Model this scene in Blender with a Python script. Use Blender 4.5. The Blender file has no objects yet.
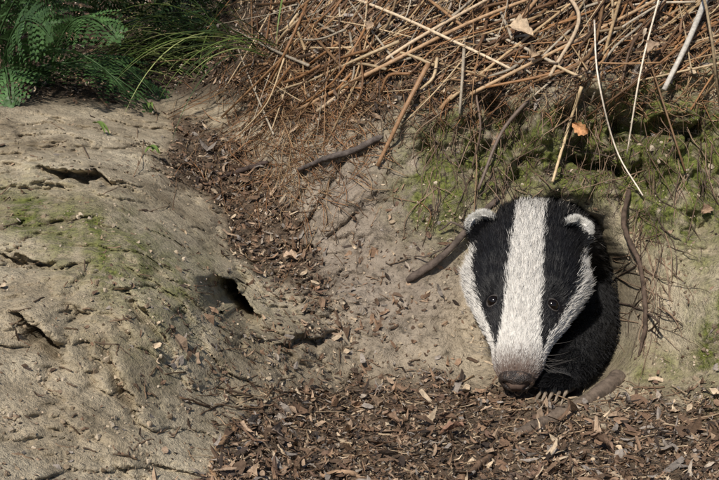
import bpy, math, random
import numpy as np
from mathutils import Vector
rng = np.random.default_rng(11)
random.seed(5)
scene = bpy.context.scene

# ------------------------------------------------------------------ frame of the bank
PITCH = math.radians(20); D = 1.35
sp, cp = math.sin(PITCH), math.cos(PITCH)
M = np.array([[1, 0, 0], [0, sp, cp], [0, -cp, sp]])     # along, up-slope, outward
O = np.array([0, 0, 0.40])
def W(p): return np.asarray(p) @ M + O
def ab(x, y, c):
    k = (D - c) / D
    return (x - 360) / 1000 * k, (240 - y) / 1000 * k
def XY(a, b, c):
    k = D / np.maximum(D - c, 0.25)
    return 360 + 1000 * a * k, 240 - 1000 * b * k
def ss(e0, e1, x):
    t = np.clip((x - e0) / (e1 - e0), 0, 1); return t * t * (3 - 2 * t)

# ------------------------------------------------------------------ noise
_perm = np.random.default_rng(3).permutation(512)
_perm = np.concatenate([_perm, _perm, _perm])
_ang = np.random.default_rng(4).uniform(0, 2 * np.pi, 512)
_gx, _gy = np.cos(_ang), np.sin(_ang)
def perlin(x, y):
    xi = np.floor(x).astype(int); yi = np.floor(y).astype(int)
    xf = x - xi; yf = y - yi
    u = xf**3 * (xf * (xf * 6 - 15) + 10); v = yf**3 * (yf * (yf * 6 - 15) + 10)
    def g(ix, iy, dx, dy):
        h = _perm[(_perm[ix % 512] + iy) % 512]
        return _gx[h] * dx + _gy[h] * dy
    n00 = g(xi, yi, xf, yf); n10 = g(xi + 1, yi, xf - 1, yf)
    n01 = g(xi, yi + 1, xf, yf - 1); n11 = g(xi + 1, yi + 1, xf - 1, yf - 1)
    return (n00 * (1 - u) + n10 * u) * (1 - v) + (n01 * (1 - u) + n11 * u) * v
def fbm(x, y, f, o=4, gain=0.5):
    s = 0; a = 1
    for i in range(o):
        s = s + a * perlin(x * f + 17.3 * i, y * f - 9.1 * i); f *= 2.03; a *= gain
    return s

# ------------------------------------------------------------------ terrain
rows = {
 480: [(-60,.36),(0,.34),(120,.30),(240,.26),(360,.24),(480,.22),(600,.22),(719,.24),(790,.27)],
 430: [(0,.30),(100,.27),(220,.20),(350,.15),(470,.13),(560,.13),(640,.16),(719,.19)],
 390: [(0,.27),(150,.22),(300,.11),(400,.06),(470,.05),(530,.065),(600,.09),(719,.15)],
 350: [(-60,.26),(0,.24),(100,.22),(200,.16),(300,.08),(380,.02),(440,0.),(650,.06),(719,.12),(790,.16)],
 300: [(0,.19),(100,.19),(180,.145),(215,.08),(245,.03),(300,.0),(360,-.02),(430,-.03),(650,.03),(719,.09)],
 250: [(0,.12),(80,.13),(150,.10),(210,-.01),(270,-.08),(330,-.07),(400,-.05),(455,-.03),(655,.01),(719,.06)],
 200: [(-60,.04),(0,.03),(80,.035),(130,.015),(180,-.07),(230,-.14),(300,-.12),(360,-.07),(430,-.03),(520,-.03),(600,-.03),(660,0.),(719,.03),(790,.05)],
 150: [(0,-.08),(80,-.09),(140,-.14),(220,-.21),(300,-.15),(360,-.09),(450,-.05),(550,-.04),(650,-.03),(719,0.)],
 110: [(0,-.20),(80,-.24),(160,-.32),(240,-.28),(300,-.18),(360,-.10),(450,-.05),(550,-.03),(719,0.)],
 60:  [(-60,-.5),(0,-.5),(120,-.5),(220,-.42),(280,-.24),(360,-.12),(450,-.08),(600,-.05),(719,-.02),(790,.0)],
 0:   [(0,-.7),(120,-.7),(220,-.6),(280,-.35),(360,-.2),(480,-.16),(719,-.12)],
 -70: [(-60,-.9),(0,-.9),(200,-.85),(300,-.5),(400,-.35),(550,-.32),(719,-.3),(790,-.3)],
}
cpA, cpB, cpC = [], [], []
for y, lst in rows.items():
    for x, c in lst:
        c = c * (1 + .45 * max(float(ss(390, 480, y)), float(ss(380, 200, x))))
        a, b = ab(x, y, c); cpA.append(a); cpB.append(b); cpC.append(c)
for a, b, c in [(-.5,-.25,.80),(-.2,-.25,.72),(.1,-.25,.64),(.45,-.25,.66),(-.5,-.38,1.12),(0,-.38,1.05),(.5,-.38,1.02),
                (.15,.6,-.95),(.5,.6,-.9),(.8,.6,-.9),(-.75,.1,0.),(-.75,.45,-1.1),(.7,.1,.05),(.75,-.1,.2)]:
    cpA.append(a); cpB.append(b); cpC.append(c)
cpA, cpB, cpC = map(np.array, (cpA, cpB, cpC))
def U_(r2): return 0.5 * r2 * np.log(r2 + 1e-12)
n = len(cpA)
K = U_((cpA[:, None] - cpA)**2 + (cpB[:, None] - cpB)**2) + np.eye(n) * 1e-4
P = np.stack([np.ones(n), cpA, cpB], 1)
sol = np.linalg.solve(np.block([[K, P], [P.T, np.zeros((3, 3))]]), np.concatenate([cpC, np.zeros(3)]))
def rbf(a, b):
    out = sol[n] + sol[n+1] * a + sol[n+2] * b
    for i in range(n): out = out + sol[i] * U_((a - cpA[i])**2 + (b - cpB[i])**2)
    return out
TAN = cp / sp
def base(b):
    return np.where(b < -.2, .62 - TAN * (b + .2), np.where(b > .3, -.6 - TAN * (b - .3), .62 - 2.44 * (b + .2)))

def rot_ell(X, Y, cx, cy, rx, ry, ang=0):
    t = math.radians(ang); dx = X - cx; dy = Y - cy
    u = dx * math.cos(t) + dy * math.sin(t); v = -dx * math.sin(t) + dy * math.cos(t)
    return (u / rx)**2 + (v / ry)**2
def hole_q(X, Y):
    wob = 0.16 * fbm(X, Y, 1 / 45., 4)
    return rot_ell(X, Y, 560, 303, 78, 98, -6) + wob
def litter_mask(X, Y):
    edge = np.interp(X, [0, 170, 205, 240, 280, 350, 430, 480, 540, 590, 630, 719], [620, 520, 470, 425, 396, 385, 378, 383, 396, 424, 402, 388])
    nz = fbm(X, Y, 1 / 38., 4)
    m = ss(-16, 14, Y - edge + 26 * nz)
    g = np.exp(-rot_ell(X, Y, 262, 222, 40, 88, -32)) * 1.3 + np.exp(-rot_ell(X, Y, 190, 150, 45, 45, -20)) * .7
    m = np.maximum(m, ss(.35, .75, g + .35 * nz))
    e2 = np.interp(X, [200, 250, 300, 400, 500, 600, 719], [90, 110, 125, 112, 88, 78, 70])
    m = np.maximum(m, ss(-12, 12, e2 - Y + 18 * nz) * ss(215, 260, X))
    m = np.maximum(m, ss(108, 85, Y + 10 * nz) * ss(290, 230, X))
    return m
def moss_mask(X, Y):
    nz = fbm(X + 300, Y, 1 / 26., 5)
    m = np.exp(-rot_ell(X, Y, 440, 178, 38, 55)) * 1.3 + np.exp(-rot_ell(X, Y, 560, 152, 88, 42)) * 1.7 + np.exp(-rot_ell(X, Y, 680, 160, 54, 78)) * 1.9
    m = m + np.exp(-rot_ell(X, Y, 100, 245, 140, 36, 22)) * .6 + np.exp(-rot_ell(X, Y, 40, 215, 60, 24, 10)) * .4 + np.exp(-rot_ell(X, Y, 712, 330, 24, 60)) * 1.1
    m = m + np.exp(-rot_ell(X, Y, 655, 365, 30, 20)) * .7 + np.exp(-rot_ell(X, Y, 150, 320, 60, 90, -30)) * .25
    return np.clip(m * (1 + 1.3 * nz), 0, 1)
def clay_mask(X, Y):
    return np.clip(np.exp(-rot_ell(X, Y, 375, 250, 90, 130, -25)) * 1.3 + .7 * np.exp(-rot_ell(X, Y, 590, 140, 190, 70)), 0, 1)

def axis_coords(lo, hi, step, far):
    core = np.arange(lo, hi, step)
    out = []; d = step; p = hi
    while p < far: out.append(p); d *= 1.22; p += d
    o2 = []; d = step; p = lo - step
    while p > -far: o2.append(p); d *= 1.22; p -= d
    return np.array(o2[::-1] + list(core) + out)
ga = axis_coords(-.60, .46, .0016, 25.0)
gb = axis_coords(-.22, .50, .0013, 14.0)
GA, GB = np.meshgrid(ga, gb)
w = ss(1.0, .62, np.abs(GA)) * ss(.85, .6, GB) * ss(-.6, -.38, GB)
C0 = np.where(w > 0, rbf(np.clip(GA, -1.0, 1.0), np.clip(GB, -.65, .9)), 0) * w + base(GB) * (1 - w)
X, Y = XY(GA, GB, C0)
core = w
Cc = C0.copy()
NB = GB - C0          # runs along the ground surface, so relief keeps its true scale
lit = litter_mask(X, Y)
mound = ss(440, 300, X) * ss(95, 125, Y)
rough_p = .40 + .60 * ss(-.15, .35, fbm(GA + 31, NB, 6, 3))     # smooth worn areas and crusty areas
Cc += core * (1 + .4 * mound) * (.017 * fbm(GA, NB, 7, 3) + .0085 * rough_p * fbm(GA + 5, NB, 22, 4) + .0030 * rough_p * fbm(GA, NB + 3, 85, 4))
rid = 1 - np.abs(fbm(GA + 2, NB * .8, 13, 4)) * 2.4
Cc += core * mound * (-.014) * np.clip(rid, 0, 1)**4
pit = np.abs(fbm(GA + 7, NB + 1, 60, 3))
Cc += core * (.3 + .7 * mound) * rough_p * -.0032 * ss(.20, 0.02, pit)
# stony lumps of the wall above and right of the hole
wall = np.clip(np.exp(-rot_ell(X, Y, 580, 145, 170, 65)) + np.exp(-rot_ell(X, Y, 690, 200, 55, 90)), 0, 1)
lump = fbm(GA * .9, GB * 1.3 + 9, 16, 4)
Cc += core * wall * .042 * lump
Cc += core * wall * -.022 * np.clip(1 - np.abs(fbm(GA * 1.3 + 3, GB * 1.1, 13, 3)) * 3.2, 0, 1)
def pitdig(cx, cy, rx, ry, ang, dep):
    global Cc
    qq = rot_ell(X + 9 * fbm(X, Y, 1/22., 4), Y + 9 * fbm(X + 90, Y, 1/22., 4), cx, cy, rx, ry, ang)
    Cc -= dep * ss(1.4, -.1, qq)
def bump_(cx, cy, rx, ry, ang, h):
    global Cc
    Cc += h * np.exp(-rot_ell(X, Y, cx, cy, rx, ry, ang))
pitdig(230, 303, 34, 13, 44, .22)
bump_(205, 286, 46, 11, 40, .030)
bump_(150, 250, 80, 16, 30, .02)
pitdig(38, 342, 34, 9, 52, .06)
bump_(50, 325, 40, 10, 50, .018)
pitdig(76, 176, 40, 6, 10, .06)
bump_(70, 165, 55, 9, 10, .030)
pitdig(140, 318, 34, 6, 50, .025)
bump_(150, 308, 40, 9, 50, .012)
pitdig(20, 262, 52, 4, 8, .025)
pitdig(120, 385, 50, 7, 65, .018)
bump_(132, 380, 50, 9, 65, .012)
pitdig(305, 342, 30, 6, -10, .03)
pitdig(655, 130, 50, 13, -5, .05)
pitdig(510, 130, 42, 16, 60, .04)
pitdig(600, 165, 40, 8, 10, .035)
bump_(600, 188, 60, 10, 8, .018)
bump_(662, 250, 18, 55, 15, .03)
bump_(695, 285, 42, 75, 5, .05)
bump_(690, 400, 60, 22, 10, .02)
# hole
q = hole_q(X, Y)
Cc -= core * .50 * ss(1.06, .62, q)
Cc += core * .012 * np.exp(-((np.sqrt(np.maximum(q, 0)) - 1.12) / .10)**2)
Cc += core * lit * (.006 * fbm(GA, NB, 50, 3) + .004 * fbm(GA, NB, 140, 2))
Cc += (1 - core) * .03 * fbm(GA, NB, 1.3, 4)

def Tc(a, b):
    a = np.asarray(a, float); b = np.asarray(b, float)
    i = np.clip(np.searchsorted(ga, a) - 1, 0, len(ga) - 2); j = np.clip(np.searchsorted(gb, b) - 1, 0, len(gb) - 2)
    u = (a - ga[i]) / (ga[i+1] - ga[i]); v = (b - gb[j]) / (gb[j+1] - gb[j])
    return (Cc[j, i] * (1-u) + Cc[j, i+1] * u) * (1-v) + (Cc[j+1, i] * (1-u) + Cc[j+1, i+1] * u) * v
def spot(x, y):
    x = np.asarray(x, float); y = np.asarray(y, float)
    c = np.zeros_like(x)
    for _ in range(24):
        a, b = ab(x, y, c); c = .55 * c + .45 * Tc(a, b)
    a, b = ab(x, y, c)
    return np.stack([a, b, Tc(a, b)], -1)
def nrm(p, e=.004):
    a, b = p[:, 0], p[:, 1]
    da = (Tc(a + e, b) - Tc(a - e, b)) / (2 * e); db = (Tc(a, b + e) - Tc(a, b - e)) / (2 * e)
    Nv = np.stack([-da, -db, np.ones_like(da)], -1)
    return Nv / np.linalg.norm(Nv, axis=1, keepdims=True)

# ------------------------------------------------------------------ mesh helpers
def make_mesh(name, V, F, mat, col=None, attrs=None, smooth=True, parent=None):
    me = bpy.data.meshes.new(name)
    V = np.asarray(V, np.float32)
    if isinstance(F, np.ndarray):
        k = F.shape[1]
        me.vertices.add(len(V)); me.vertices.foreach_set("co", V.ravel())
        me.loops.add(F.size); me.loops.foreach_set("vertex_index", F.ravel().astype(np.int32))
        me.polygons.add(len(F)); me.polygons.foreach_set("loop_start", np.arange(0, F.size, k, dtype=np.int32))
        me.update(calc_edges=True)
    else:
        me.from_pydata(V.tolist(), [], F)
    me.polygons.foreach_set("use_smooth", np.full(len(me.polygons), smooth))
    if col is not None:
        at = me.color_attributes.new("Col", 'FLOAT_COLOR', 'POINT')
        c4 = np.ones((len(V), 4), np.float32); c4[:, :3] = col
        at.data.foreach_set("color", c4.ravel())
    for k_, v_ in (attrs or {}).items():
        at = me.attributes.new(k_, 'FLOAT', 'POINT'); at.data.foreach_set("value", np.asarray(v_, np.float32).ravel())
    me.validate(); me.update()
    ob = bpy.data.objects.new(name, me); scene.collection.objects.link(ob)
    if mat: me.materials.append(mat)
    if parent: ob.parent = parent
    return ob

class MB:
    def __init__(s): s.v = []; s.f = []; s.c = []; s.n = 0
    def add(s, v, f, col):
        s.v.append(np.asarray(v)); s.f += [tuple(i + s.n for i in q_) for q_ in f]
        c = np.empty((len(v), 3)); c[:] = col; s.c.append(c); s.n += len(v)
    def tube(s, pts, rad, col, sides=6):
        pts = np.asarray(pts); m = len(pts); rad = np.broadcast_to(rad, (m,))
        T = np.gradient(pts, axis=0); T /= np.linalg.norm(T, axis=1, keepdims=True) + 1e-12
        ref = np.array([.3, -.8, .5]); u = np.cross(T, ref); u /= np.linalg.norm(u, axis=1, keepdims=True) + 1e-9
        v = np.cross(T, u)
        an = np.arange(sides) * 2 * np.pi / sides
        ring = pts[:, None] + rad[:, None, None] * (np.cos(an)[None, :, None] * u[:, None] + np.sin(an)[None, :, None] * v[:, None])
        f = []
        for i in range(m - 1):
            for j in range(sides):
                k = (j + 1) % sides
                f.append((i*sides+j, i*sides+k, (i+1)*sides+k, (i+1)*sides+j))
        f.append(tuple(range(sides))[::-1]); f.append(tuple((m-1)*sides + j for j in range(sides)))
        s.add(ring.reshape(-1, 3), f, col)
    def build(s, name, mat, parent=None, smooth=True):
        return make_mesh(name, np.concatenate(s.v), s.f, mat, np.concatenate(s.c), smooth=smooth, parent=parent)

# ------------------------------------------------------------------ materials
def newmat(name):
    m = bpy.data.materials.new(name); m.use_nodes = True
    nt = m.node_tree; b = nt.nodes["Principled BSDF"]
    return m, nt, b
def noise(nt, vec, scale, detail=5, rough=.6):
    nd = nt.nodes.new("ShaderNodeTexNoise"); nd.inputs["Scale"].default_value = scale
    nd.inputs["Detail"].default_value = detail; nd.inputs["Roughness"].default_value = rough
    nt.links.new(vec, nd.inputs["Vector"]); return nd.outputs["Fac"]
def ramp(nt, fac, stops):
    r = nt.nodes.new("ShaderNodeValToRGB"); el = r.color_ramp.elements
    while len(el) < len(stops): el.new(.5)
    for e, (p, c) in zip(el, stops):
        e.position = p; e.color = (*c, 1) if len(c) == 3 else c
    nt.links.new(fac, r.inputs[0]); return r.outputs[0]
def mix(nt, fac, a, b, mode='MIX'):
    m = nt.nodes.new("ShaderNodeMix"); m.data_type = 'RGBA'; m.blend_type = mode
    for s, i in ((fac, 0), (a, 6), (b, 7)):
        if hasattr(s, 'links'): nt.links.new(s, m.inputs[i])
        else: m.inputs[i].default_value = s if i == 0 else (*s, 1)
    return m.outputs[2]
def math_(nt, op, a, b):
    m = nt.nodes.new("ShaderNodeMath"); m.operation = op
    for s, i in ((a, 0), (b, 1)):
        if hasattr(s, 'links'): nt.links.new(s, m.inputs[i])
        else: m.inputs[i].default_value = s
    return m.outputs[0]
def attr(nt, name, out="Fac"):
    a = nt.nodes.new("ShaderNodeAttribute"); a.attribute_name = name; return a.outputs[out]
def g3(v): return (v, v, v)

def ground_material():
    m, nt, b = newmat("sandy_soil")
    tc = nt.nodes.new("ShaderNodeTexCoord").outputs["Object"]
    n1 = noise(nt, tc, 9, 5, .62); n2 = noise(nt, tc, 55, 6, .7); n3 = noise(nt, tc, 260, 4, .75); n4 = noise(nt, tc, 25, 5, .7)
    base_ = ramp(nt, n1, [(.32, (.30, .24, .16)), (.5, (.49, .41, .29)), (.68, (.62, .535, .39))])
    base_ = mix(nt, math_(nt, 'MULTIPLY', attr(nt, "clay"), .85), base_, ramp(nt, n4, [(.3, (.215, .17, .135)), (.7, (.40, .335, .275))]))
    base_ = mix(nt, .9, base_, ramp(nt, n2, [(.32, g3(.40)), (.46, g3(.86)), (.7, g3(1.12))]), 'MULTIPLY')
    littc = ramp(nt, n3, [(.3, (.035, .024, .017)), (.5, (.10, .068, .045)), (.7, (.22, .15, .10))])
    base_ = mix(nt, attr(nt, "litter"), base_, littc)
    mf = math_(nt, 'MULTIPLY', attr(nt, "moss"), ramp(nt, noise(nt, tc, 60, 6, .75), [(.34, g3(0)), (.52, g3(1))]))
    mossc = ramp(nt, n3, [(.35, (.06, .075, .018)), (.65, (.23, .25, .065))])
    base_ = mix(nt, mf, base_, mossc)
    spk = ramp(nt, n3, [(.34, g3(.45)), (.47, g3(1)), (.6, g3(1)), (.72, g3(1.25))])
    base_ = mix(nt, .85, base_, spk, 'MULTIPLY')
    dk = math_(nt, 'MULTIPLY', attr(nt, "painted_shade"), .9)
    base_ = mix(nt, dk, base_, (.035, .027, .02))  # mixes the painted shade into the soil colour
    nt.links.new(base_, b.inputs["Base Color"])
    b.inputs["Roughness"].default_value = .92; b.inputs["Specular IOR Level"].default_value = .2
    h = math_(nt, 'ADD', n2, math_(nt, 'MULTIPLY', n3, .5))
    h = math_(nt, 'ADD', h, math_(nt, 'MULTIPLY', mf, .4))
    bp = nt.nodes.new("ShaderNodeBump"); bp.inputs["Strength"].default_value = .95; bp.inputs["Distance"].default_value = .007
    nt.links.new(h, bp.inputs["Height"]); nt.links.new(bp.outputs[0], b.inputs["Normal"])
    return m
def col_material(name, rough=.7, scale=180, lo=.6, hi=1.25, spec=.3, bump=.0015, trans=0):
    m, nt, b = newmat(name)
    tc = nt.nodes.new("ShaderNodeTexCoord").outputs["Object"]
    nz = noise(nt, tc, scale, 3, .65)
    c = mix(nt, 1.0, attr(nt, "Col", "Color"), ramp(nt, nz, [(.3, g3(lo)), (.7, g3(hi))]), 'MULTIPLY')
    nt.links.new(c, b.inputs["Base Color"]); b.inputs["Roughness"].default_value = rough
    b.inputs["Specular IOR Level"].default_value = spec
    if bump:
        bp = nt.nodes.new("ShaderNodeBump"); bp.inputs["Strength"].default_value = .6; bp.inputs["Distance"].default_value = bump
        nt.links.new(nz, bp.inputs["Height"]); nt.links.new(bp.outputs[0], b.inputs["Normal"])
    if trans:
        out = nt.nodes["Material Output"]; tr = nt.nodes.new("ShaderNodeBsdfTranslucent"); ms = nt.nodes.new("ShaderNodeMixShader")
        nt.links.new(c, tr.inputs[0]); ms.inputs[0].default_value = trans
        nt.links.new(b.outputs[0], ms.inputs[1]); nt.links.new(tr.outputs[0], ms.inputs[2]); nt.links.new(ms.outputs[0], out.inputs[0])
    return m
m_ground = ground_material()
m_litter = col_material("dead_leaf_and_bark", .75, 300)
m_stem = col_material("dry_stem", .55, 220, .65, 1.2, .35, .0008)
m_bark = col_material("root_bark", .85, 120, .45, 1.35, .2, .003)
m_leaf = col_material("green_leaf", .5, 60, .7, 1.3, .35, 0, .2)
m_crumb = col_material("soil_crumb", .95, 250, .6, 1.3, .1, .002)

# ------------------------------------------------------------------ ground
nx, ny = len(ga), len(gb)
idx = np.arange(nx * ny).reshape(ny, nx)
F = np.stack([idx[:-1, :-1], idx[:-1, 1:], idx[1:, 1:], idx[1:, :-1]], -1).reshape(-1, 4)
Vg = W(np.stack([GA, GB, Cc], -1).reshape(-1, 3))
painted_shade = np.clip(ss(1.1, .75, q) + .6 * ss(120, 95, Y) * ss(300, 220, X) + .10 * np.exp(-rot_ell(X, Y, 570, 130, 170, 60)) + .3 * ss(60, 20, Y), 0, 1)  # shade painted on the soil: inside hole, top-left ground, wall, top edge
make_mesh("ground", Vg, F, m_ground, attrs={"litter": np.clip(lit, 0, 1) * .9, "moss": moss_mask(X, Y), "clay": clay_mask(X, Y), "painted_shade": painted_shade})

# ------------------------------------------------------------------ litter
PAL = np.array([(.115,.074,.048),(.175,.108,.068),(.25,.162,.104),(.33,.235,.16),(.50,.39,.27),(.25,.215,.185),(.048,.034,.026),(.145,.09,.062),(.36,.30,.24)])
PW = np.array([.2,.15,.14,.12,.06,.11,.14,.05,.03]); PW /= PW.sum()
def frames(Nn, tilt):
    k = len(Nn)
    n_ = Nn + rng.normal(0, 1, (k, 3)) * np.asarray(tilt).reshape(-1, 1)
    n_ /= np.linalg.norm(n_, axis=1, keepdims=True)
    r = rng.normal(0, 1, (k, 3)); u = np.cross(n_, r); u /= np.linalg.norm(u, axis=1, keepdims=True)
    return u, np.cross(n_, u), n_
def chips(xs, ys, L, asp, tilt, lift, pal=PAL, pw=PW):
    p = spot(xs, ys); k = len(p); Nn = nrm(p)
    u, v, n_ = frames(Nn, tilt)
    Kn = 8; th = np.linspace(0, 2*np.pi, Kn, endpoint=False)
    rr = rng.uniform(.6, 1.12, (k, Kn))
    lx = np.cos(th) * rr * L[:, None] / 2; ly = np.sin(th) * rr * (L / asp)[:, None] / 2
    curl = rng.normal(0, 1, (k, 1)) * .28 / L[:, None]; curl2 = rng.normal(0, 1, (k, 1)) * .4 / (L / asp)[:, None]
    lz = curl * lx**2 * 4 + curl2 * ly**2 * 2
    pts = p[:, None] + Nn[:, None] * (lift[:, None, None]) + u[:, None] * lx[..., None] + v[:, None] * ly[..., None] + n_[:, None] * lz[..., None]
    cen = (p + Nn * lift[:, None])[:, None]
    allp = np.concatenate([cen, pts], 1).reshape(-1, 3)
    i = np.arange(Kn); tri = np.stack([np.zeros(Kn, int), 1 + i, 1 + (i + 1) % Kn], 1)
    Fc = (np.arange(k)[:, None, None] * (Kn + 1) + tri[None]).reshape(-1, 3)
    col = pal[rng.choice(len(pal), k, p=pw)] * rng.uniform(.7, 1.3, (k, 1))
    return W(allp), Fc, np.repeat(col, Kn + 1, 0)
def sample(nw, fn, x0=-20, x1=740, y0=-20, y1=500):
    xs = []; ys = []; c = 0
    while c < nw:
        x = rng.uniform(x0, x1, nw * 2); y = rng.uniform(y0, y1, nw * 2)
        ok = (rng.uniform(0, 1, nw * 2) < fn(x, y)) & (hole_q(x, y) > 1.0)
        xs.append(x[ok]); ys.append(y[ok]); c += ok.sum()
    return np.concatenate(xs)[:nw], np.concatenate(ys)[:nw]
VS, FS, CS = [], [], []; off = 0
def addchips(*a, **k):
    global off
    v, f, c = chips(*a, **k); VS.append(v); FS.append(f + off); CS.append(c); off += len(v)
for cnt, fn, lmed, lsd, asp, tilt, lift in [
    (8500, litter_mask, .0070, .45, (1.4, 5), .60, .004),
    (1500, litter_mask, .015, .3, (2.2, 7), .45, .007),
    (60, lambda x, y: litter_mask(x, y) * ss(360, 400, y), .022, .2, (1.6, 3.5), .4, .006),
    (22000, litter_mask, .0034, .4, (1.2, 5), .8, .0025),
    (1500, lambda x, y: ss(100, 120, y) * (.3 + .7 * ss(0, .4, fbm(x, y, 1/50., 3))), .0045, .5, (1.3, 5), .3, .001),
    (1100, lambda x, y: np.exp(-rot_ell(x, y, 300, 330, 120, 70, -20)), .007, .45, (1.5, 5), .3, .0015)]:
    xs, ys = sample(cnt, fn)
    L = lmed * np.exp(rng.normal(0, lsd, cnt)); L = np.clip(L, .0015, .030)
    addchips(xs, ys, L, rng.uniform(*asp, cnt), np.full(cnt, tilt) * rng.uniform(.3, 1.3, cnt), rng.uniform(.2, 1, cnt) * lift)
make_mesh("leaf_litter", np.concatenate(VS), np.concatenate(FS), m_litter, np.concatenate(CS), smooth=False)

def icos():
    t = (1 + 5**.5) / 2
    v = np.array([(-1,t,0),(1,t,0),(-1,-t,0),(1,-t,0),(0,-1,t),(0,1,t),(0,-1,-t),(0,1,-t),(t,0,-1),(t,0,1),(-t,0,-1),(-t,0,1)], float); v /= np.linalg.norm(v[0])
    f = np.array([(0,11,5),(0,5,1),(0,1,7),(0,7,10),(0,10,11),(1,5,9),(5,11,4),(11,10,2),(10,7,6),(7,1,8),(3,9,4),(3,4,2),(3,2,6),(3,6,8),(3,8,9),(4,9,5),(2,4,11),(6,2,10),(8,6,7),(9,8,1)])
    return v, f
iv, if_ = icos()
kc = 2400
xs, ys = sample(kc, lambda x, y: (.15 + .85 * ss(.1, .6, fbm(x, y, 1/40., 3))) * ss(105, 125, y) * (1 - .5 * litter_mask(x, y)))
p = spot(xs, ys); r = np.clip(.0010 * np.exp(rng.normal(0, .45, kc)), .0005, .004)
vv = p[:, None] + iv[None] * r[:, None, None] * rng.uniform(.45, 1.3, (kc, 12, 1)) + nrm(p)[:, None] * (r * .15)[:, None, None]
cc = np.array([(.42,.345,.25),(.32,.25,.175),(.46,.385,.29),(.21,.16,.11)])[rng.integers(0, 4, kc)] * rng.uniform(.75, 1.15, (kc, 1))
make_mesh("soil_crumbs", W(vv.reshape(-1, 3)), (np.arange(kc)[:, None, None] * 12 + if_[None]).reshape(-1, 3), m_crumb, np.repeat(cc, 12, 0), smooth=False)

# ------------------------------------------------------------------ stems, twigs, roots
def lay(ctrl, nseg=14, r=.002, wob=0, sink=.5):
    ctrl = np.array(ctrl, float); P3 = spot(ctrl[:, 0], ctrl[:, 1])
    if ctrl.shape[1] > 2: P3[:, 2] += ctrl[:, 2] / 1000
    s = np.linspace(0, len(P3) - 1, nseg)
    Q = np.empty((nseg, 3))
    ext = np.vstack([2*P3[0]-P3[1], P3, 2*P3[-1]-P3[-2]])
    for k, t in enumerate(s):
        i = min(int(t), len(P3) - 2); f = t - i; p0, p1, p2, p3 = ext[i:i+4]
        Q[k] = .5 * ((2*p1) + (-p0+p2)*f + (2*p0-5*p1+4*p2-p3)*f*f + (-p0+3*p1-3*p2+p3)*f**3)
    if wob: Q[:, :2] += np.cumsum(rng.normal(0, wob, (nseg, 2)), 0)
    if sink > -5: Q[:, 2] = np.maximum(Q[:, 2], Tc(Q[:, 0], Q[:, 1]) + r * sink)
    return W(Q)
STRAW = np.array([(.52,.39,.24),(.42,.29,.16),(.31,.18,.09),(.24,.125,.058),(.16,.088,.047),(.44,.37,.28),(.33,.17,.075),(.11,.066,.04)])
mb = MB()
for i in range(640):
    x = random.uniform(250, 760); top = np.interp(x, [250, 400, 719], [105, 92, 60])
    y = random.uniform(-45, top)
    ang = random.gauss(38, 24) if random.random() < .76 else random.uniform(-80, 100)
    L = random.uniform(20, 120) if random.random() < .75 else random.uniform(120, 250)
    an = math.radians(ang); dx, dy = -math.cos(an) * L / 2, math.sin(an) * L / 2
    if y + dy > top + 50: dy = top + 50 - y
    r = random.choice([.0005, .0007, .0009, .0012, .0015, .0020])
    bend = random.gauss(0, 5)
    c = STRAW[rng.integers(len(STRAW))] * random.uniform(.5, 1.1)
    h = random.uniform(0, 14)
    pts = lay([(x - dx, y - dy, h + random.uniform(0, 12)), (x + bend, y + bend, h + 6), (x + dx, y + dy, random.uniform(0, 9))], 9, r)
    mb.tube(pts, np.linspace(r, r * .7, 9), c, 5)
for i in range(2600):
    if random.random() < .5:
        x = random.gauss(300, 45); y = random.gauss(105, 50) + (x - 300) * -.1
    else:
        x = random.uniform(250, 740); y = random.uniform(-10, 115)
    if hole_q(np.array(x), np.array(y)) < 1.1: continue
    L = random.uniform(8, 42); an = random.uniform(0, math.pi)
    r = random.uniform(.00025, .0005)
    pts = lay([(x, y, random.uniform(0, 6)), (x + L*.5*math.cos(an) + random.gauss(0, 4), y + L*.5*math.sin(an) + random.gauss(0, 4), random.uniform(2, 10)), (x + L*math.cos(an), y + L*math.sin(an), random.uniform(0, 5))], 6, r)
    mb.tube(pts, r, np.array([(.30,.15,.07),(.23,.13,.07),(.40,.27,.15),(.14,.08,.045)])[random.randrange(4)] * random.uniform(.6, 1.1), 3)
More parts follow.
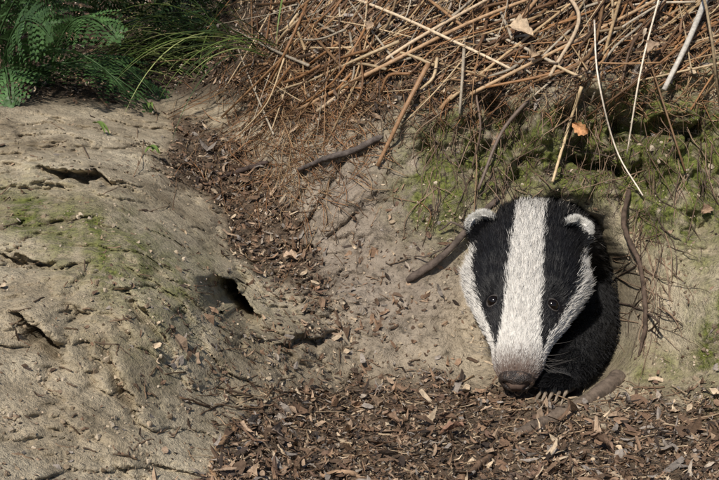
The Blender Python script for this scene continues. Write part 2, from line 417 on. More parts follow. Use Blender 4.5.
for ctrl, r, c in [
    ([(338,-5,22),(400,20,24),(470,52,20),(520,75,12)], .0019, (.66,.52,.36)),
    ([(300,110,8),(380,70,18),(470,25,22),(560,-10,20)], .0024, (.44,.28,.16)),
    ([(318,112,8),(400,52,20),(500,-5,24)], .0022, (.60,.45,.3)),
    ([(428,66,20),(405,110,16),(378,166,6)], .0028, (.33,.19,.10)),
    ([(470,95,8),(540,60,18),(640,10,26),(665,-8,26)], .0020, (.46,.31,.18)),
    ([(440,110,8),(520,20,24),(545,-10,26)], .0024, (.36,.22,.12)),
    ([(450,100,8),(500,60,20),(590,-10,26)], .0018, (.50,.35,.2)),
    ([(310,60,8),(420,-8,26)], .0018, (.45,.3,.18)),
    ([(560,-8,26),(575,25,28),(548,78,16)], .0024, (.50,.38,.26)),
    ([(590,25,30),(594,80,26),(612,150,24),(640,196,16)], .0010, (.78,.68,.56)),
    ([(655,-5,34),(636,70,30),(624,155,18)], .0011, (.76,.66,.52)),
    ([(703,-8,34),(684,40,30),(660,92,20)], .0034, (.52,.48,.42)),
    ([(580,88,12),(566,130,16),(552,182,8)], .0019, (.60,.45,.27)),
    ([(470,104,8),(476,160,12),(474,212,8)], .0009, (.22,.14,.08)),
    ([(528,100,6),(500,135,12),(478,190,8)], .0022, (.15,.11,.085)),
    ([(476,96,8),(480,130,10),(472,168,8)], .0013, (.16,.11,.08)),
    ([(270,-5,8),(330,40,12),(400,75,12)], .0014, (.34,.22,.12)),
    ([(60,62,4),(90,85,10),(110,108,4)], .0018, (.25,.16,.10)),
    ([(372,20,18),(362,60,14),(345,110,6)], .0012, (.44,.30,.17))]:
    mb.tube(lay(ctrl, 18, r), np.linspace(r, r*.75, 18), c, 7)
mb.build("dead_bracken_stems", m_stem)

def single(name, ctrl, r0, r1, col, nseg=26, wob=.0009, mat=None, sides=9, extra=(), rough=.12, sink=.5):
    m_ = MB(); pts = lay(ctrl, nseg, r0, wob=wob, sink=sink)
    nz = np.convolve(rng.normal(0, 1, nseg + 4), np.ones(5) / 2.2, 'valid')
    rr = np.linspace(r0, r1, nseg) * (1 + rough * nz)
    rr[0] *= .6; rr[-1] *= .5
    m_.tube(pts, rr, col, sides)
    for c2, ra, rb in extra:
        p2 = lay(c2, 10, ra, wob=.0006); m_.tube(p2, np.linspace(ra, rb, 10), col, 6)
    return m_.build(name, mat or m_bark)
single("fallen_branch", [(382,138,14),(350,152,10),(322,160,8),(296,171,5)], .0036, .0024, (.11,.09,.08), wob=.0004)
single("fallen_branch", [(268,160,6),(235,172,7),(204,184,5)], .0034, .0018, (.07,.05,.042), extra=[([(236,172,5),(222,164,9),(214,152,8)], .0014, .0006)])
single("tree_root", [(500,196,4),(466,228,10),(440,254,10),(408,278,4)], .0024, .0040, (.11,.085,.07), wob=.0005, extra=[([(466,228,12),(455,224,12),(440,232,6)], .0014, .0008), ([(450,244,12),(430,256,12),(414,258,4)], .0010, .0006)])
single("tree_root", [(628,190,10),(624,225,14),(640,262,10),(638,310,8),(628,350,4)], .0030, .0016, (.10,.07,.052), nseg=40, wob=.0004, extra=[([(638,255,10),(628,300,8),(618,335,0)], .0013, .0006)])
single("tree_root", [(610,305,-20),(630,308,4),(645,330,8)], .0014, .0008, (.09,.065,.05))
single("tree_root", [(518,438,-8),(546,423,3),(572,409,6),(598,396,4),(624,378,-8)], .0050, .0078, (.15,.115,.088), nseg=46, sides=16, wob=.0003, rough=.10, sink=-9,
       extra=[([(560,414,8),(548,408,9),(538,396,5)], .0018, .0009)])
single("fallen_twig", [(238,424,5),(224,442,7),(221,460,6),(226,484,4)], .0024, .0016, (.30,.19,.11))
single("fallen_twig", [(492,452,4),(470,466,6),(440,482,4)], .0030, .0026, (.22,.14,.09))
single("fallen_twig", [(320,474,4),(350,476,6),(388,474,4)], .0018, .0012, (.33,.22,.14))
single("fallen_twig", [(505,478,4),(520,466,6),(538,458,4)], .0026, .0022, (.17,.12,.09))

mr = MB()
for i in range(420):
    x = random.uniform(425, 715); y = random.uniform(80, 190) if random.random() < .8 else random.uniform(200, 330)
    if y > 200: x = random.uniform(630, 665)
    L = random.uniform(12, 70); r = random.uniform(.00025, .0008); k = random.gauss(0, 16)
    if hole_q(np.array(x), np.array(y + L)) < 1: L = 12
    pts = lay([(x, y, 1), (x + k, y + L*.5, random.uniform(1, 8)), (x + k*1.3 + random.gauss(0, 8), y + L, 1)], 9, r, wob=.0006)
    mr.tube(pts, np.linspace(r, r*.5, 9), np.array([(.14,.09,.06),(.26,.18,.12),(.08,.055,.04)])[random.randrange(3)], 4)
for i in range(520):
    x = random.uniform(210, 719); y = random.uniform(385, 484); L = random.uniform(8, 45); an = random.uniform(0, 6.3); r = random.uniform(.0003, .0009)
    pts = lay([(x, y, random.uniform(3, 6)), (x + L*math.cos(an), y + L*.35*math.sin(an), random.uniform(3, 9))], 6, r, wob=.0006)
    mr.tube(pts, r, np.array([(.34,.24,.15),(.16,.10,.06),(.42,.32,.21),(.09,.06,.04)])[random.randrange(4)], 5)
for i in range(150):
    x = random.uniform(0, 430); y = random.uniform(120, 470); L = random.uniform(6, 24); an = random.uniform(0, 6.3); r = random.uniform(.0003, .0007)
    pts = lay([(x, y, 1), (x + L*math.cos(an), y + L*.6*math.sin(an), 3)], 6, r, wob=.0004)
    mr.tube(pts, r, np.array([(.24,.16,.10),(.12,.08,.05)])[random.randrange(2)], 4)
mr.build("rootlets", m_stem)

def leaf(name, x, y, L, wd, ang, col, lift=.006, curl=.4, tilt=.3):
    p = spot(np.array([float(x)]), np.array([float(y)])); Nn = nrm(p, .01)[0] + rng.normal(0, tilt, 3); Nn /= np.linalg.norm(Nn)
    d = np.array([math.cos(ang), math.sin(ang), 0]); d -= d.dot(Nn) * Nn; d /= np.linalg.norm(d); s_ = np.cross(Nn, d)
    V = []; Fq = []; nu, nv = 14, 6; ph1 = random.uniform(0, 6)
    for i in range(nu + 1):
        u = i / nu
        ww = wd * math.sin(math.pi * min(1, u * .96 + .03))**.7 * (1 + .2 * math.sin(u * 23 + ph1))
        for j in range(nv + 1):
            v = j / nv * 2 - 1
            z = abs(v)**1.5 * ww * curl + math.sin(u * 3 + 1) * L * .2 + .0014 * math.sin(9 * u + 5 * v + ph1)
            V.append(p[0] + Nn * (lift + z) + d * (u - .5) * L + s_ * v * ww * .5)
    for i in range(nu):
        for j in range(nv): k = i * (nv + 1) + j; Fq.append((k, k + 1, k + nv + 2, k + nv + 1))
    make_mesh(name, W(np.array(V)), Fq, m_litter, np.tile(np.array(col), (len(V), 1)))
leaf("dead_leaf", 620, 32, .030, .026, .6, (.52, .42, .31), .024)
leaf("dead_leaf", 526, 48, .026, .020, -.6, (.50, .38, .26), .022)
leaf("dead_leaf", 527, 68, .022, .015, .9, (.42, .30, .19), .018)
leaf("dead_leaf", 580, 127, .018, .012, 2.6, (.50, .26, .12), .010)
leaf("dead_leaf", 374, 42, .018, .012, 1.2, (.42, .30, .2), .02)
leaf("dead_leaf", 292, 262, .018, .011, .2, (.55, .40, .28), .005)
leaf("dead_leaf", 312, 292, .014, .009, 1.2, (.40, .24, .15), .004)
leaf("dead_leaf", 268, 442, .020, .014, .4, (.30, .23, .18), .008)
leaf("dead_leaf", 350, 384, .022, .010, 0, (.13, .09, .065), .007)
leaf("dead_leaf", 705, 212, .014, .010, .8, (.30, .20, .13), .006)
leaf("dead_leaf", 452, 440, .020, .012, 2.4, (.26, .15, .10), .008)
leaf("dead_leaf", 600, 455, .022, .014, 1.0, (.20, .13, .09), .008)
leaf("dead_leaf", 390, 430, .018, .012, -.5, (.33, .22, .15), .008)
leaf("dead_leaf", 655, 60, .02, .012, 1.0, (.36, .26, .18), .02)

# ------------------------------------------------------------------ plants top left
def frond(mb, p0, dirv, L, droop, wmax, col):
    m_ = 22; dirv = np.array(dirv, float); dirv /= np.linalg.norm(dirv)
    down = np.array([0, 0, -1.])
    pts = []; p = np.array(p0, float); d = dirv.copy()
    for i in range(m_ + 1):
        pts.append(p.copy()); p = p + d * L / m_; d = d + down * droop / m_; d /= np.linalg.norm(d)
    pts = np.array(pts); mb.tube(pts, np.linspace(.0020, .0006, m_ + 1), np.array(col) * .9, 5)
    T = np.gradient(pts, axis=0); T /= np.linalg.norm(T, axis=1, keepdims=True)
    roll = random.gauss(0, .5)
    for i in range(3, m_ + 1):
        u = i / m_; s = math.sin(math.pi * (1 - u)**.75 * .62 + .05) * wmax
        side = np.cross(T[i], [0, 0, 1.]); side /= np.linalg.norm(side) + 1e-9; up = np.cross(side, T[i])
        side = side * math.cos(roll) + up * math.sin(roll); up = np.cross(side, T[i])
        for sg in (-1, 1):
            pd = side * sg * .9 + T[i] * .45 + up * random.gauss(-.1, .2); pd /= np.linalg.norm(pd)
            kk = max(4, int(s / .0050)); pn = np.cross(up, pd); sl = s * random.uniform(.8, 1.1)
            c = np.array(col) * random.uniform(.6, 1.4)
            for k in range(1, kk + 1):
                f = k / kk; q0 = pts[i] + pd * sl * f + np.array([0, 0, -1]) * sl * f * f * .3
                ll = (.0115 * (1 - f * .75) * (wmax / .10)**.5 + .001) * random.uniform(.8, 1.15); wv = pd * .0021
                for s2 in (-1, 1):
                    e = pn * s2 * ll + pd * ll * .3 - up * ll * random.uniform(0, .35)
                    mb.add([q0 - wv*.8, q0 + wv, q0 + e*.75 + wv*.9, q0 + e, q0 + e*.7 - wv*.6], [(0, 1, 2, 3, 4)], c)
GRN = (.042, .085, .026)
def fern(specs):
    mb_ = MB()
    for (x, y, dx, dy, dz, L, dr, wm, cf) in specs:
        frond(mb_, W(spot(np.array(float(x)), np.array(float(y)))), (dx, dy, dz), L, dr, wm, np.array(GRN) * cf)
    mb_.build("bracken_fern", m_leaf)
fern([(2,86,.25,-.4,.9,.26,1.8,.055,1.2),(0,84,-.5,-.2,.8,.28,1.5,.07,.9),(4,86,.55,-.3,.8,.24,2.0,.05,1.3),(6,88,.15,-.5,.6,.18,1.8,.045,1.4),(-10,70,.35,-.3,.95,.36,1.7,.065,1.2),(10,84,.9,-.2,.7,.24,1.8,.05,1.1)])
fern([(52,72,.3,-.4,.9,.26,1.9,.055,1.3),(50,72,-.4,-.5,.8,.26,1.8,.06,1.1),(54,72,.0,-.1,1,.32,1.4,.065,1.0),(50,74,-.1,-.8,.5,.17,1.6,.045,1.4),(50,72,.7,-.4,.6,.24,1.8,.05,1.2)])
fern([(95,45,.3,-.4,.9,.36,1.6,.07,.9),(95,45,-.6,-.4,.8,.34,1.8,.07,1.0),(95,45,.8,-.2,.7,.30,1.7,.06,.8)])
fern([(140,18,.3,-.4,.9,.42,1.6,.09,.5),(140,18,-.6,-.4,.8,.42,1.6,.09,.6),(140,16,.8,-.2,.7,.36,1.5,.08,.4)])
fern([(20,25,.3,-.4,.9,.46,1.8,.08,.8),(20,25,-.5,-.4,.8,.42,1.6,.08,.7),(30,24,.7,-.3,.8,.44,1.7,.08,.9),(20,25,.1,-.7,.8,.36,1.7,.07,1.0)])
fern([(235,0,-.3,-.4,.9,.42,1.8,.1,.3),(235,0,-.7,-.3,.8,.42,1.6,.1,.3)])
def blade(mb_, p0, d, L, droop, wd, col):
    m_ = 14; p = np.array(p0, float); d = np.array(d, float); d /= np.linalg.norm(d); V = []
    for i in range(m_ + 1):
        u = i / m_; s = np.cross(d, [0, 0, 1.]); s /= np.linalg.norm(s) + 1e-9; up = np.cross(s, d)
        ww = wd * (1 - u**2.2) * .5 + .0001
        V += [p - s * ww, p - up * ww * .5, p + s * ww]
        p = p + d * L / m_; d = d + np.array([0, 0, -1]) * droop / m_; d /= np.linalg.norm(d)
    f = []
    for i in range(m_):
        for j in range(2): k = i * 3 + j; f.append((k, k + 1, k + 4, k + 3))
    mb_.add(V, f, col)
GC = [(.06,.10,.02),(.12,.17,.04),(.04,.07,.017),(.24,.27,.10),(.03,.05,.014)]
for (x0, y0, nb, sg, Lm) in [(110, 58, 50, 1, 1.15), (170, 58, 44, 1, 1.0), (212, 62, 34, 1, .8), (255, 50, 28, -1, .9), (130, 72, 20, 1, .65), (200, 40, 45, -1, 1.1), (160, 25, 40, 1, 1.2)]:
    g = MB()
    for i in range(nb):
        b0 = W(spot(np.array(x0 + random.gauss(0, 18)), np.array(y0 + np.clip(random.gauss(0, 6), -12, 10))))
        an = random.gauss(.0, .7) + (math.pi if sg < 0 else 0)
        blade(g, b0, (math.cos(an), -.30 + random.gauss(0, .35), random.uniform(.25, 1.0)), random.uniform(.10, .25) * Lm, random.uniform(.8, 2.2), random.uniform(.0018, .0044), np.array(random.choice(GC)) * random.uniform(.6, 1.1))
    g.build("grass_tuft", m_leaf)
g = MB()
for (x, y, dx, dz, L) in [(300,-8,.25,.3,.16),(306,-10,.5,.1,.16),(330,-6,.5,.2,.12),(150,112,.4,.5,.02),(156,158,-.3,.6,.02),(150,156,.5,.5,.02),(96,132,.6,.4,.03)]:
    for k in range(2): blade(g, W(spot(np.array(float(x)), np.array(float(y)))) + np.array([0, 0, .012]), (dx + random.gauss(0, .2), -.5, dz), L, 2.2, .0035 if L > .05 else .006, (.14, .21, .05))
g.build("grass_tuft", m_leaf)
sh = MB()  # undergrowth added to darken this corner, shade also put into its leaf colour
for i in range(3400):
    x = random.uniform(-80, 330); c = random.uniform(-2.0, -1.2)
    a = (x - 360) / 1000 * (D - c) / D; bb = random.uniform(.43, 1.25)
    p = W(np.array([a, bb, c]))
    s = random.uniform(.012, .026); d = rng.normal(0, 1, 3); d /= np.linalg.norm(d); e = np.cross(d, rng.normal(0, 1, 3)); e /= np.linalg.norm(e)
    sh.add([p - d*s, p - e*s*.4, p + d*s, p + e*s*.4], [(0, 1, 2, 3)], np.array((.022, .038, .012)) * random.uniform(.5, 1.5))
for i in range(26):
    x = random.uniform(-80, 330); c = random.uniform(-1.9, -1.3); a = (x - 360) / 1000 * (D - c) / D
    q0 = W(np.array([a, .5 - (c + 1.2) * .36, c])); q1 = q0 + np.array([random.gauss(0, .12), random.gauss(0, .1), random.uniform(.4, .8)])
    tt_ = np.linspace(0, 1, 8)[:, None]; sh.tube(q0 * (1 - tt_) + q1 * tt_ + .02 * np.sin(tt_ * 5), np.linspace(.005, .002, 8), (.06, .045, .03), 5)
sh.build("shading_undergrowth", m_leaf)

# ------------------------------------------------------------------ badger
badger = bpy.data.objects.new("badger", None); scene.collection.objects.link(badger)
tt = np.arange(-.60, .1951, .001)
def tab(ts, vs, sig=6):
    v = np.interp(tt, ts, vs); k = np.exp(-np.arange(-20, 21)**2 / (2. * sig**2)); k /= k.sum()
    return np.convolve(np.pad(v, 20, mode='edge'), k, 'valid')
TS = [-.60, -.57, -.45, -.30, -.18, -.10, -.05, 0, .03, .06, .085, .11, .13, .15, .17, .183, .195]
wT = tab(TS, [.005, .045, .080, .080, .074, .064, .056, .051, .053, .055, .052, .042, .0315, .0255, .0225, .0165, .004], 3)
uT = tab(TS, [.005, .04, .065, .062, .054, .044, .038, .038, .040, .040, .038, .031, .0245, .0205, .0180, .0130, .003], 3)
dT = tab(TS, [.005, .04, .08, .085, .080, .068, .058, .050, .046, .042, .039, .035, .030, .024, .018, .010, .003], 3)
Fh = np.array([-.15, -.70, .69]); Fh /= np.linalg.norm(Fh)
Fb = np.array([-.38, .30, .88]); Fb /= np.linalg.norm(Fb)
bl = ss(-.07, .03, tt)[:, None]
FF = Fb * (1 - bl) + Fh * bl; FF /= np.linalg.norm(FF, axis=1, keepdims=True)
i0 = int(np.argmin(np.abs(tt - .03)))
CEN = np.cumsum(FF, 0) * .001; CEN += np.array([.169, -.021, -.008]) - CEN[i0]
LL = np.array([1., 0.0, .10]) - (FF @ np.array([1., 0.0, .10]))[:, None] * FF; LL /= np.linalg.norm(LL, axis=1, keepdims=True)
UU = np.cross(FF, LL)
def ip(t, arr): return np.stack([np.interp(t, tt, arr[:, k]) for k in range(3)], -1)
EX, ET = .0315, .106
def loc(t, ph):
    w_ = np.interp(t, tt, wT); u_ = np.interp(t, tt, uT); d_ = np.interp(t, tt, dT)
    x = w_ * np.sin(ph); y = np.where(np.cos(ph) > 0, u_, d_) * np.cos(ph)
    e = np.exp(-(((np.abs(x) - EX)**2 + (t - ET)**2) / .0080**2)) * (y > 0)
    br = np.exp(-(((np.abs(x) - .027)**2 / .010**2 + (t - ET + .016)**2 / .009**2))) * (y > 0)
    ck = np.exp(-((np.abs(x) - .05)**2 / .02**2 + (t - .060)**2 / .02**2))
    fo = np.exp(-(x**2 / .008**2 + (t - .085)**2 / .03**2)) * (y > 0)
    sc = 1 - .11 * e + .08 * br + .05 * ck - .035 * fo
    return x * sc, y * sc, t
def surf(t, ph):
    x, y, t = loc(t, ph)
    return ip(t, CEN) + ip(t, LL) * x[..., None] + ip(t, UU) * y[..., None]
def hcol(t, ph, jit=0.0):
    x, y, _ = loc(t, ph); w_ = np.interp(t, tt, wT); s = np.abs(x) / w_ + jit
    s = s + .03 * fbm(t * 40, ph * 2, 1.0, 2)
    si = np.interp(t, [-.05, 0, .06, .1, .125, .158], [.27, .28, .285, .36, .50, .88])
    so = np.interp(t, [-.05, 0, .03, .06, .09, .12, .158], [1.3, 1.05, .97, .91, .90, .93, .90])
    blk = (s > si) & (s < so) & (y > 0)
    ylo = np.interp(t, [-.02, .0, .04, .08, .12, .14], [.01, -.008, -.024, -.028, -.030, -.06])
    thr = (y < ylo + jit * .1) & (t < .15)
    thr = thr | ((s > so) & (t < -.005))
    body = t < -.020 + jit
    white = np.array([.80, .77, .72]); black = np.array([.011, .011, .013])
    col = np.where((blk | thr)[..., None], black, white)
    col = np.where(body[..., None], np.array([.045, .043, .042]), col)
    st = .12 * ss(.0, .5, fbm(t * 60 + 5, ph * 3, 1.0, 3))
    dt = ss(.154, .182, t + jit * .25) * .94 + .75 * ss(.004, -.016, y) * ss(.130, .158, t) + st
    dt = np.clip(dt, 0, .95)[..., None]
    col = col * (1 - dt) + np.array([.12, .072, .052]) * dt * np.where(col.mean(-1, keepdims=True) < .1, .25, 1)
    return col
ts = np.concatenate([np.arange(-.6, -.05, .01), np.arange(-.05, .195, .002), [.195]])
ph = np.linspace(0, 2*np.pi, 96, endpoint=False)
TT, PH = np.meshgrid(ts, ph, indexing='ij')
Vb = surf(TT, PH).reshape(-1, 3); nr, nc = TT.shape
ii = np.arange(nr * nc).reshape(nr, nc); i2 = np.roll(ii, -1, 1)
Fbq = [tuple(r) for r in np.stack([ii[:-1], i2[:-1], i2[1:], ii[1:]], -1).reshape(-1, 4).tolist()]
Fbq.append(tuple(ii[0].tolist()[::-1])); Fbq.append(tuple(ii[-1].tolist()))
m_skin = col_material("badger_undercoat", .9, 500, .75, 1.1, .1, 0)
make_mesh("body", W(Vb), Fbq, m_skin, hcol(TT, PH).reshape(-1, 3) * .7, parent=badger)

m_fur, nt, b = newmat("badger_fur")
nt.links.new(attr(nt, "hcol", "Color"), b.inputs["Base Color"]); b.inputs["Roughness"].default_value = .42; b.inputs["Specular IOR Level"].default_value = .4
def hairs(name, root, dirs, length, rad, col, curve=None, nseg=4):
    k = len(root); s = np.linspace(0, 1, nseg)
    dirs = dirs / np.linalg.norm(dirs, axis=1, keepdims=True)
    pts = root[:, None] + dirs[:, None] * (length[:, None] * s)[..., None]
    if curve is not None: pts = pts + curve[:, None] * (length[:, None] * s**2)[..., None]
    hc = bpy.data.hair_curves.new(name); hc.add_curves([nseg] * k)
    hc.position_data.foreach_set("vector", W(pts.reshape(-1, 3)).astype(np.float32).ravel())
    ra = hc.attributes.get("radius") or hc.attributes.new("radius", 'FLOAT', 'POINT')
    rr = (rad[:, None] * np.array([1, .95, .75, .12])).astype(np.float32)
    ra.data.foreach_set("value", rr.ravel())
    ca = hc.attributes.new("hcol", 'FLOAT_COLOR', 'CURVE'); c4 = np.ones((k, 4), np.float32); c4[:, :3] = col
    ca.data.foreach_set("color", c4.ravel())
    hc.materials.append(m_fur)
    ob = bpy.data.objects.new(name, hc); scene.collection.objects.link(ob); ob.parent = badger
    return ob
def fur(nh, t0, t1):
    t = rng.uniform(t0, t1, nh * 2); ph_ = rng.uniform(-np.pi, np.pi, nh * 2)
    keep = rng.uniform(0, .09, nh * 2) < np.interp(t, tt, wT) + .004; t = t[keep][:nh]; ph_ = ph_[keep][:nh]
    e = 1e-3
    p = surf(t, ph_); Tt = (surf(t + e, ph_) - surf(t - e, ph_)); Tt /= np.linalg.norm(Tt, axis=1, keepdims=True)
    Tp = (surf(t, ph_ + .01) - surf(t, ph_ - .01)); Nn = np.cross(Tp, Tt); Nn /= np.linalg.norm(Nn, axis=1, keepdims=True)
    sgn = np.sign(np.sum(Nn * (p - ip(t, CEN)), 1)); Nn *= sgn[:, None]
    x, y, _ = loc(t, ph_)
    de = np.sqrt((np.abs(x) - EX)**2 + (t - ET)**2); near = (de < .0062) & (y > 0)
    ok = ~near & (t < .189); t, ph_, p, Tt, Nn, x, y, de = [q_[ok] for q_ in (t, ph_, p, Tt, Nn, x, y, de)]
    return t, ph_, p, Tt, Nn, x, y, de
t, ph_, p, Tt, Nn, x, y, de = fur(115000, -.03, .19)
k = len(t)
ln = np.interp(t, [-.03, 0, .06, .11, .15, .19], [.012, .011, .0105, .0070, .0042, .0022]) * rng.uniform(.55, 1.35, k)
ln *= np.where((y > 0), np.where((de < .018) & (t > ET), .35, np.where(de < .009, .5, 1)), 1)
ln *= 1 + .7 * ss(.75, 1.0, np.abs(x) / np.interp(t, tt, wT)) * ss(.10, .06, t)
cx = [fbm(t * 110 + o, ph_ * 7 + o2, 1.6, 3) for o, o2 in ((3, 0), (0, 7), (11, 0))]
dirs = -Tt * .95 + Nn * .22 + rng.normal(0, .10, (k, 3)) + np.stack(cx, -1) * .42
ckw = (ss(.55, .95, np.abs(x) / np.interp(t, tt, wT)) * ss(.12, .07, t))[:, None]
dirs += ckw * (ip(t, LL) * np.sign(x)[:, None] * .25 - ip(t, UU) * .35)
col = hcol(t, ph_, rng.normal(0, .026, k)) * (rng.uniform(.68, 1.04, (k, 1)) * (1 - .30 * ss(.0, .5, cx[0]))[:, None])
isb = col.mean(1) < .03
col[isb] += (rng.uniform(0, 1, (isb.sum(), 1)) < .06) * .03
hairs("face_fur", p, dirs, ln, np.full(k, .00015), col, curve=-Nn * .12)
t, ph_, p, Tt, Nn, x, y, de = fur(44000, -.35, -.010)
k = len(t)
g_ = rng.uniform(0, 1, (k, 1))
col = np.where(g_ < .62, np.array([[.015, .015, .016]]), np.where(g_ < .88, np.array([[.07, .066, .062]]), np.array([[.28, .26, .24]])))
col = np.where((y < -.01)[:, None], col * .35, col)  # underside fur darkened, shade put into the hair colour
ln = np.interp(t, [-.3, -.1, -.015], [.028, .019, .011]) * rng.uniform(.6, 1.4, k)
hairs("body_fur", p, -Tt * .9 + Nn * .36 + rng.normal(0, .18, (k, 3)), ln, np.full(k, .00018), col, curve=-Nn * .1)
m_black = col_material("ear_skin", .8, 300, .8, 1.1, .2, 0)
for sg in (-1, 1):
    tb = np.array([.014]); pb = np.array([sg * 1.02])
    basep = surf(tb, pb)[0]
    upv = np.array([sg * .44, .88, .12]); upv /= np.linalg.norm(upv)
    fv0 = np.array([sg * .25, -.1, 1.0]); wv = np.cross(upv, fv0); wv /= np.linalg.norm(wv); fv = np.cross(wv, upv)
    if fv @ fv0 < 0: fv = -fv
    def earp(u, v):
        ww = .0155 * np.sqrt(np.maximum(0, 1 - (np.maximum(v - .15, 0) / .9)**2))
        return basep - upv * .004 + wv * (u * ww)[..., None] + upv * (v * .020)[..., None] - fv * ((1 - u * u) * .008 - v * v * .002)[..., None]
    uu, vv_ = np.meshgrid(np.linspace(-1, 1, 15), np.linspace(0, 1, 12))
    pe = earp(uu, vv_); ie = np.arange(180).reshape(12, 15)
    Fe = np.stack([ie[:-1, :-1], ie[:-1, 1:], ie[1:, 1:], ie[1:, :-1]], -1).reshape(-1, 4)
    ce = np.where((vv_ > .75)[..., None], np.array([.6, .58, .55]), np.array([.015, .015, .016])).reshape(-1, 3)
    eo = make_mesh("ear", W(pe.reshape(-1, 3)), Fe, m_black, ce, parent=badger)
    sm = eo.modifiers.new("thick", 'SOLIDIFY'); sm.thickness = .002
    kh = 8000; u = rng.uniform(-1, 1, kh); v = rng.uniform(0, 1, kh)**.8; u = np.where(rng.uniform(0,1,kh) < .3, np.sign(u) * np.sqrt(np.abs(u)), u)
    ph0 = earp(u, v); face = np.where(rng.uniform(0, 1, kh) < .5, 1, -1)[:, None]
    d = upv * .9 + wv * (u * .45)[:, None] + fv * face * .30 + rng.normal(0, .20, (kh, 3))
    wh = (v + .14 * np.abs(u)**3 + rng.normal(0, .09, kh)) > .68
    col = np.where(wh[:, None], np.array([[.82, .80, .75]]), np.array([[.015, .015, .017]])) * rng.uniform(.7, 1.05, (kh, 1))
    hairs("ear_fur", ph0, d, rng.uniform(.004, .009, kh), np.full(kh, .00014), col)
def ellipsoid(name, cen, ax, mat, ns=20, parent=badger):
    V = []
    for i in range(ns + 1):
        th = math.pi * i / ns
        for j in range(2 * ns):
            f = math.pi * j / ns
            V.append(cen + ax[0] * math.sin(th) * math.cos(f) + ax[1] * math.sin(th) * math.sin(f) + ax[2] * math.cos(th))
    id_ = np.arange((ns + 1) * 2 * ns).reshape(ns + 1, 2 * ns); r2 = np.roll(id_, -1, 1)
    return make_mesh(name, W(np.array(V)), np.stack([id_[:-1], r2[:-1], r2[1:], id_[1:]], -1).reshape(-1, 4), mat, parent=parent)
m_eye, nt, b = newmat("eye_gloss"); b.inputs["Base Color"].default_value = (.006, .004, .003, 1); b.inputs["Roughness"].default_value = .12; b.inputs["Specular IOR Level"].default_value = .45
m_lid, nt, b = newmat("eyelid"); b.inputs["Base Color"].default_value = (.06, .052, .048, 1); b.inputs["Roughness"].default_value = .65
for sg in (-1, 1):
    te = np.array([ET]); w_ = np.interp(ET, tt, wT); phe = np.array([sg * math.asin(EX / w_)])
    pe = surf(te, phe)[0]; e = 1e-3
    Tt1 = (surf(te + e, phe) - surf(te - e, phe))[0]; Tp1 = (surf(te, phe + .01) - surf(te, phe - .01))[0]
    nn_ = np.cross(Tp1, Tt1); nn_ /= np.linalg.norm(nn_); nn_ *= np.sign(nn_ @ (pe - ip(te, CEN)[0]))
    t1 = Tt1 / np.linalg.norm(Tt1); t2 = np.cross(nn_, t1)
    ellipsoid("eye", pe + nn_ * .0009, (t1 * .0052, t2 * .0058, nn_ * .0046), m_eye)
    mbe = MB(); an = np.linspace(0, 2*np.pi, 33); ring = pe + nn_ * (.0010 + .0007 * np.cos(2 * an))[:, None] + np.cos(an)[:, None] * t1 * .0051 + np.sin(an)[:, None] * t2 * .0072
    mbe.tube(W(ring), .0009, (.04, .035, .03), 8)
    mbe.build("eyelid", m_lid, parent=badger)
m_nose, nt, b = newmat("nose_skin"); tc = nt.nodes.new("ShaderNodeTexCoord").outputs["Object"]
v_ = nt.nodes.new("ShaderNodeTexVoronoi"); v_.inputs["Scale"].default_value = 900; nt.links.new(tc, v_.inputs["Vector"])
nn2 = noise(nt, tc, 260, 5, .7)
nt.links.new(ramp(nt, nn2, [(.40, (.014, .010, .009)), (.56, (.035, .024, .019)), (.68, (.15, .10, .07))]), b.inputs["Base Color"]); b.inputs["Roughness"].default_value = .5
bp = nt.nodes.new("ShaderNodeBump"); bp.inputs["Strength"].default_value = .7; bp.inputs["Distance"].default_value = .0008; nt.links.new(v_.outputs[0], bp.inputs["Height"]); nt.links.new(bp.outputs[0], b.inputs["Normal"])
tn = np.array([.182]); cN = ip(tn, CEN)[0]; lN = ip(tn, LL)[0]; uN = ip(tn, UU)[0]; fN = ip(tn, FF)[0]
Vn = []; ns = 34
for i in range(ns + 1):
    th = math.pi * i / ns
    for j in range(2 * ns):
        f = math.pi * j / ns
        x_, y_, z_ = math.sin(th) * math.cos(f), math.sin(th) * math.sin(f), math.cos(th)
        xx = x_ * .0172 * (1 - .30 * (y_ < 0) * abs(y_)); yy = y_ * .0128; zz = np.sign(z_) * abs(z_)**.85 * .0105
        for s_ in (-1, 1):
            g0 = math.exp(-(((x_ - s_ * .50) / .20)**2 + ((y_ - .05) / .26)**2)) * (z_ > 0); zz -= g0 * .009
        zz -= .0022 * math.exp(-(x_ / .07)**2) * (z_ > 0) * (y_ < .3)
        Vn.append(cN + lN * xx + uN * (yy - .0005) + fN * (zz + .002))
id_ = np.arange((ns + 1) * 2 * ns).reshape(ns + 1, 2 * ns); r2 = np.roll(id_, -1, 1)
make_mesh("nose", W(np.array(Vn)), np.stack([id_[:-1], r2[:-1], r2[1:], id_[1:]], -1).reshape(-1, 4), m_nose, parent=badger)
kw = 26; t = rng.uniform(.145, .172, kw); sg = np.where(np.arange(kw) % 2, 1, -1); ph_ = sg * rng.uniform(1.1, 1.9, kw)
p = surf(t, ph_); d = ip(t, LL) * sg[:, None] * .9 + ip(t, FF) * rng.uniform(-.3, .4, kw)[:, None] - ip(t, UU) * rng.uniform(0, .6, kw)[:, None]
hairs("whiskers", p, d, rng.uniform(.02, .045, kw), np.full(kw, .00013), np.tile([[.12, .11, .10]], (kw, 1)), curve=-ip(t, FF) * .3)
m_legs, nt, b = newmat("leg_hide"); b.inputs["Base Color"].default_value = (.012, .012, .013, 1); b.inputs["Roughness"].default_value = .8
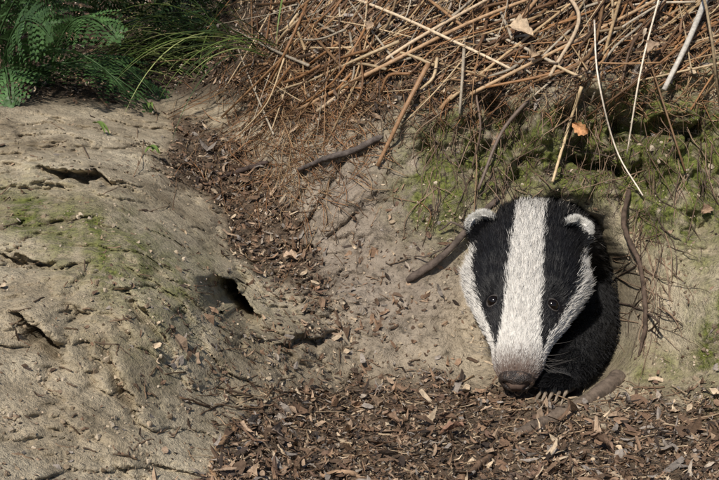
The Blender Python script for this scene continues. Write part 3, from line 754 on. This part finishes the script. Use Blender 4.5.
def foreleg(sh_, el, wr, paw, sd):
    me = bpy.data.meshes.new("foreleg"); P_ = [sh_, el, wr, paw]
    fdir = np.array(paw) - np.array(wr); fdir /= np.linalg.norm(fdir); sd = np.array(sd, float)
    verts = [np.array(q_) for q_ in P_]; edges = [(0, 1), (1, 2), (2, 3)]; rad = [.034, .027, .019, .015]
    for i, o in enumerate((-1.5, -.75, 0, .75, 1.5)):
        v1 = np.array(paw) + sd * o * .0085 + fdir * (.012 - .002 * abs(o)); v2 = v1 + fdir * .010 + np.array([0, -.003, 0])
        verts += [v1, v2]; edges += [(3, 4 + 2*i), (4 + 2*i, 5 + 2*i)]; rad += [.0065, .0050]
    me.from_pydata([tuple(W(v)) for v in verts], edges, [])
    ob = bpy.data.objects.new("foreleg", me); scene.collection.objects.link(ob); ob.parent = badger
    ob.modifiers.new("Skin", 'SKIN')
    for i, r_ in enumerate(rad): me.skin_vertices[0].data[i].radius = (r_, r_)
    me.skin_vertices[0].data[0].use_root = True
    sbd = ob.modifiers.new("Sub", 'SUBSURF'); sbd.levels = 2; sbd.render_levels = 2
    me.materials.append(m_legs)
    mc = MB()
    for i, o in enumerate((-1.5, -.75, 0, .75, 1.5)):
        v2 = verts[5 + 2*i]; s = np.linspace(0, 1, 7)[:, None]
        mc.tube(W(v2 + fdir * s * .017 + np.array([0, -.007, 0]) * s**2), np.linspace(.0022, .0004, 7), (.26, .21, .16), 6)
    mc.build("claws", m_bark, parent=badger)
    hh = []
    for a_, b_, ra, rb in ((0, 1, .034, .027), (1, 2, .027, .019), (2, 3, .019, .015)):
        kk = 3500; s = rng.uniform(0, 1, kk); A_, B_ = verts[a_], verts[b_]; ax = (B_ - A_) / np.linalg.norm(B_ - A_)
        r0 = rng.normal(0, 1, (kk, 3)); r0 -= (r0 @ ax)[:, None] * ax; r0 /= np.linalg.norm(r0, axis=1, keepdims=True)
        hh.append((A_ + (B_ - A_) * s[:, None] + r0 * (ra + (rb - ra) * s)[:, None] * .95, ax * .8 + r0 * .4 + rng.normal(0, .15, (kk, 3))))
    kk = 3000
    r0 = rng.normal(0, 1, (kk, 3)); r0 /= np.linalg.norm(r0, axis=1, keepdims=True); r0[:, 1] = np.abs(r0[:, 1])
    hh.append((np.array(paw) + fdir * .008 + r0 * np.array([.019, .010, .014]), r0 * .5 + fdir))
    R = np.concatenate([h[0] for h in hh]); Dd = np.concatenate([h[1] for h in hh])
    hairs("leg_fur", R, Dd, rng.uniform(.005, .011, len(R)), np.full(len(R), .0002), np.array([[.014, .014, .015]]) * rng.uniform(.6, 2.5, (len(R), 1)))
def s3(x, y, c): a, b_ = ab(x, y, c); return (a, b_, c)
foreleg(s3(592, 290, -.10), s3(594, 335, -.04), s3(576, 364, .040), s3(561, 381, .074), (.94, .10, .32))
foreleg(s3(510, 320, -.12), s3(500, 350, -.08), s3(500, 372, -.03), s3(498, 384, .01), (1, 0, 0))

# ------------------------------------------------------------------ camera, light
cam = bpy.data.cameras.new("Camera"); co = bpy.data.objects.new("Camera", cam); scene.collection.objects.link(co)
co.location = W(np.array([0, 0, D])); co.rotation_euler = (math.radians(90) - PITCH, 0, 0)
cam.sensor_width = 36; cam.lens = 36 * D / .719; cam.clip_start = .02; cam.clip_end = 200
scene.camera = co
sdir = np.array([-.30, -.56, .77]); sdir /= np.linalg.norm(sdir)
sun = bpy.data.lights.new("Sun", 'SUN'); so = bpy.data.objects.new("Sun", sun); scene.collection.objects.link(so)
so.rotation_euler = Vector(sdir).to_track_quat('Z', 'Y').to_euler()
sun.energy = 4.7; sun.angle = math.radians(1.5); sun.color = (1, .935, .84)
wd = bpy.data.worlds.new("World"); scene.world = wd; wd.use_nodes = True
sky = wd.node_tree.nodes.new("ShaderNodeTexSky"); sky.sky_type = 'NISHITA'; sky.sun_disc = False
sky.sun_elevation = math.asin(sdir[2]); sky.sun_rotation = math.atan2(sdir[0], sdir[1])
bg = wd.node_tree.nodes["Background"]; wd.node_tree.links.new(sky.outputs[0], bg.inputs[0]); bg.inputs[1].default_value = .075
scene.view_settings.view_transform = 'Standard'; scene.view_settings.look = 'None'; scene.view_settings.exposure = 0
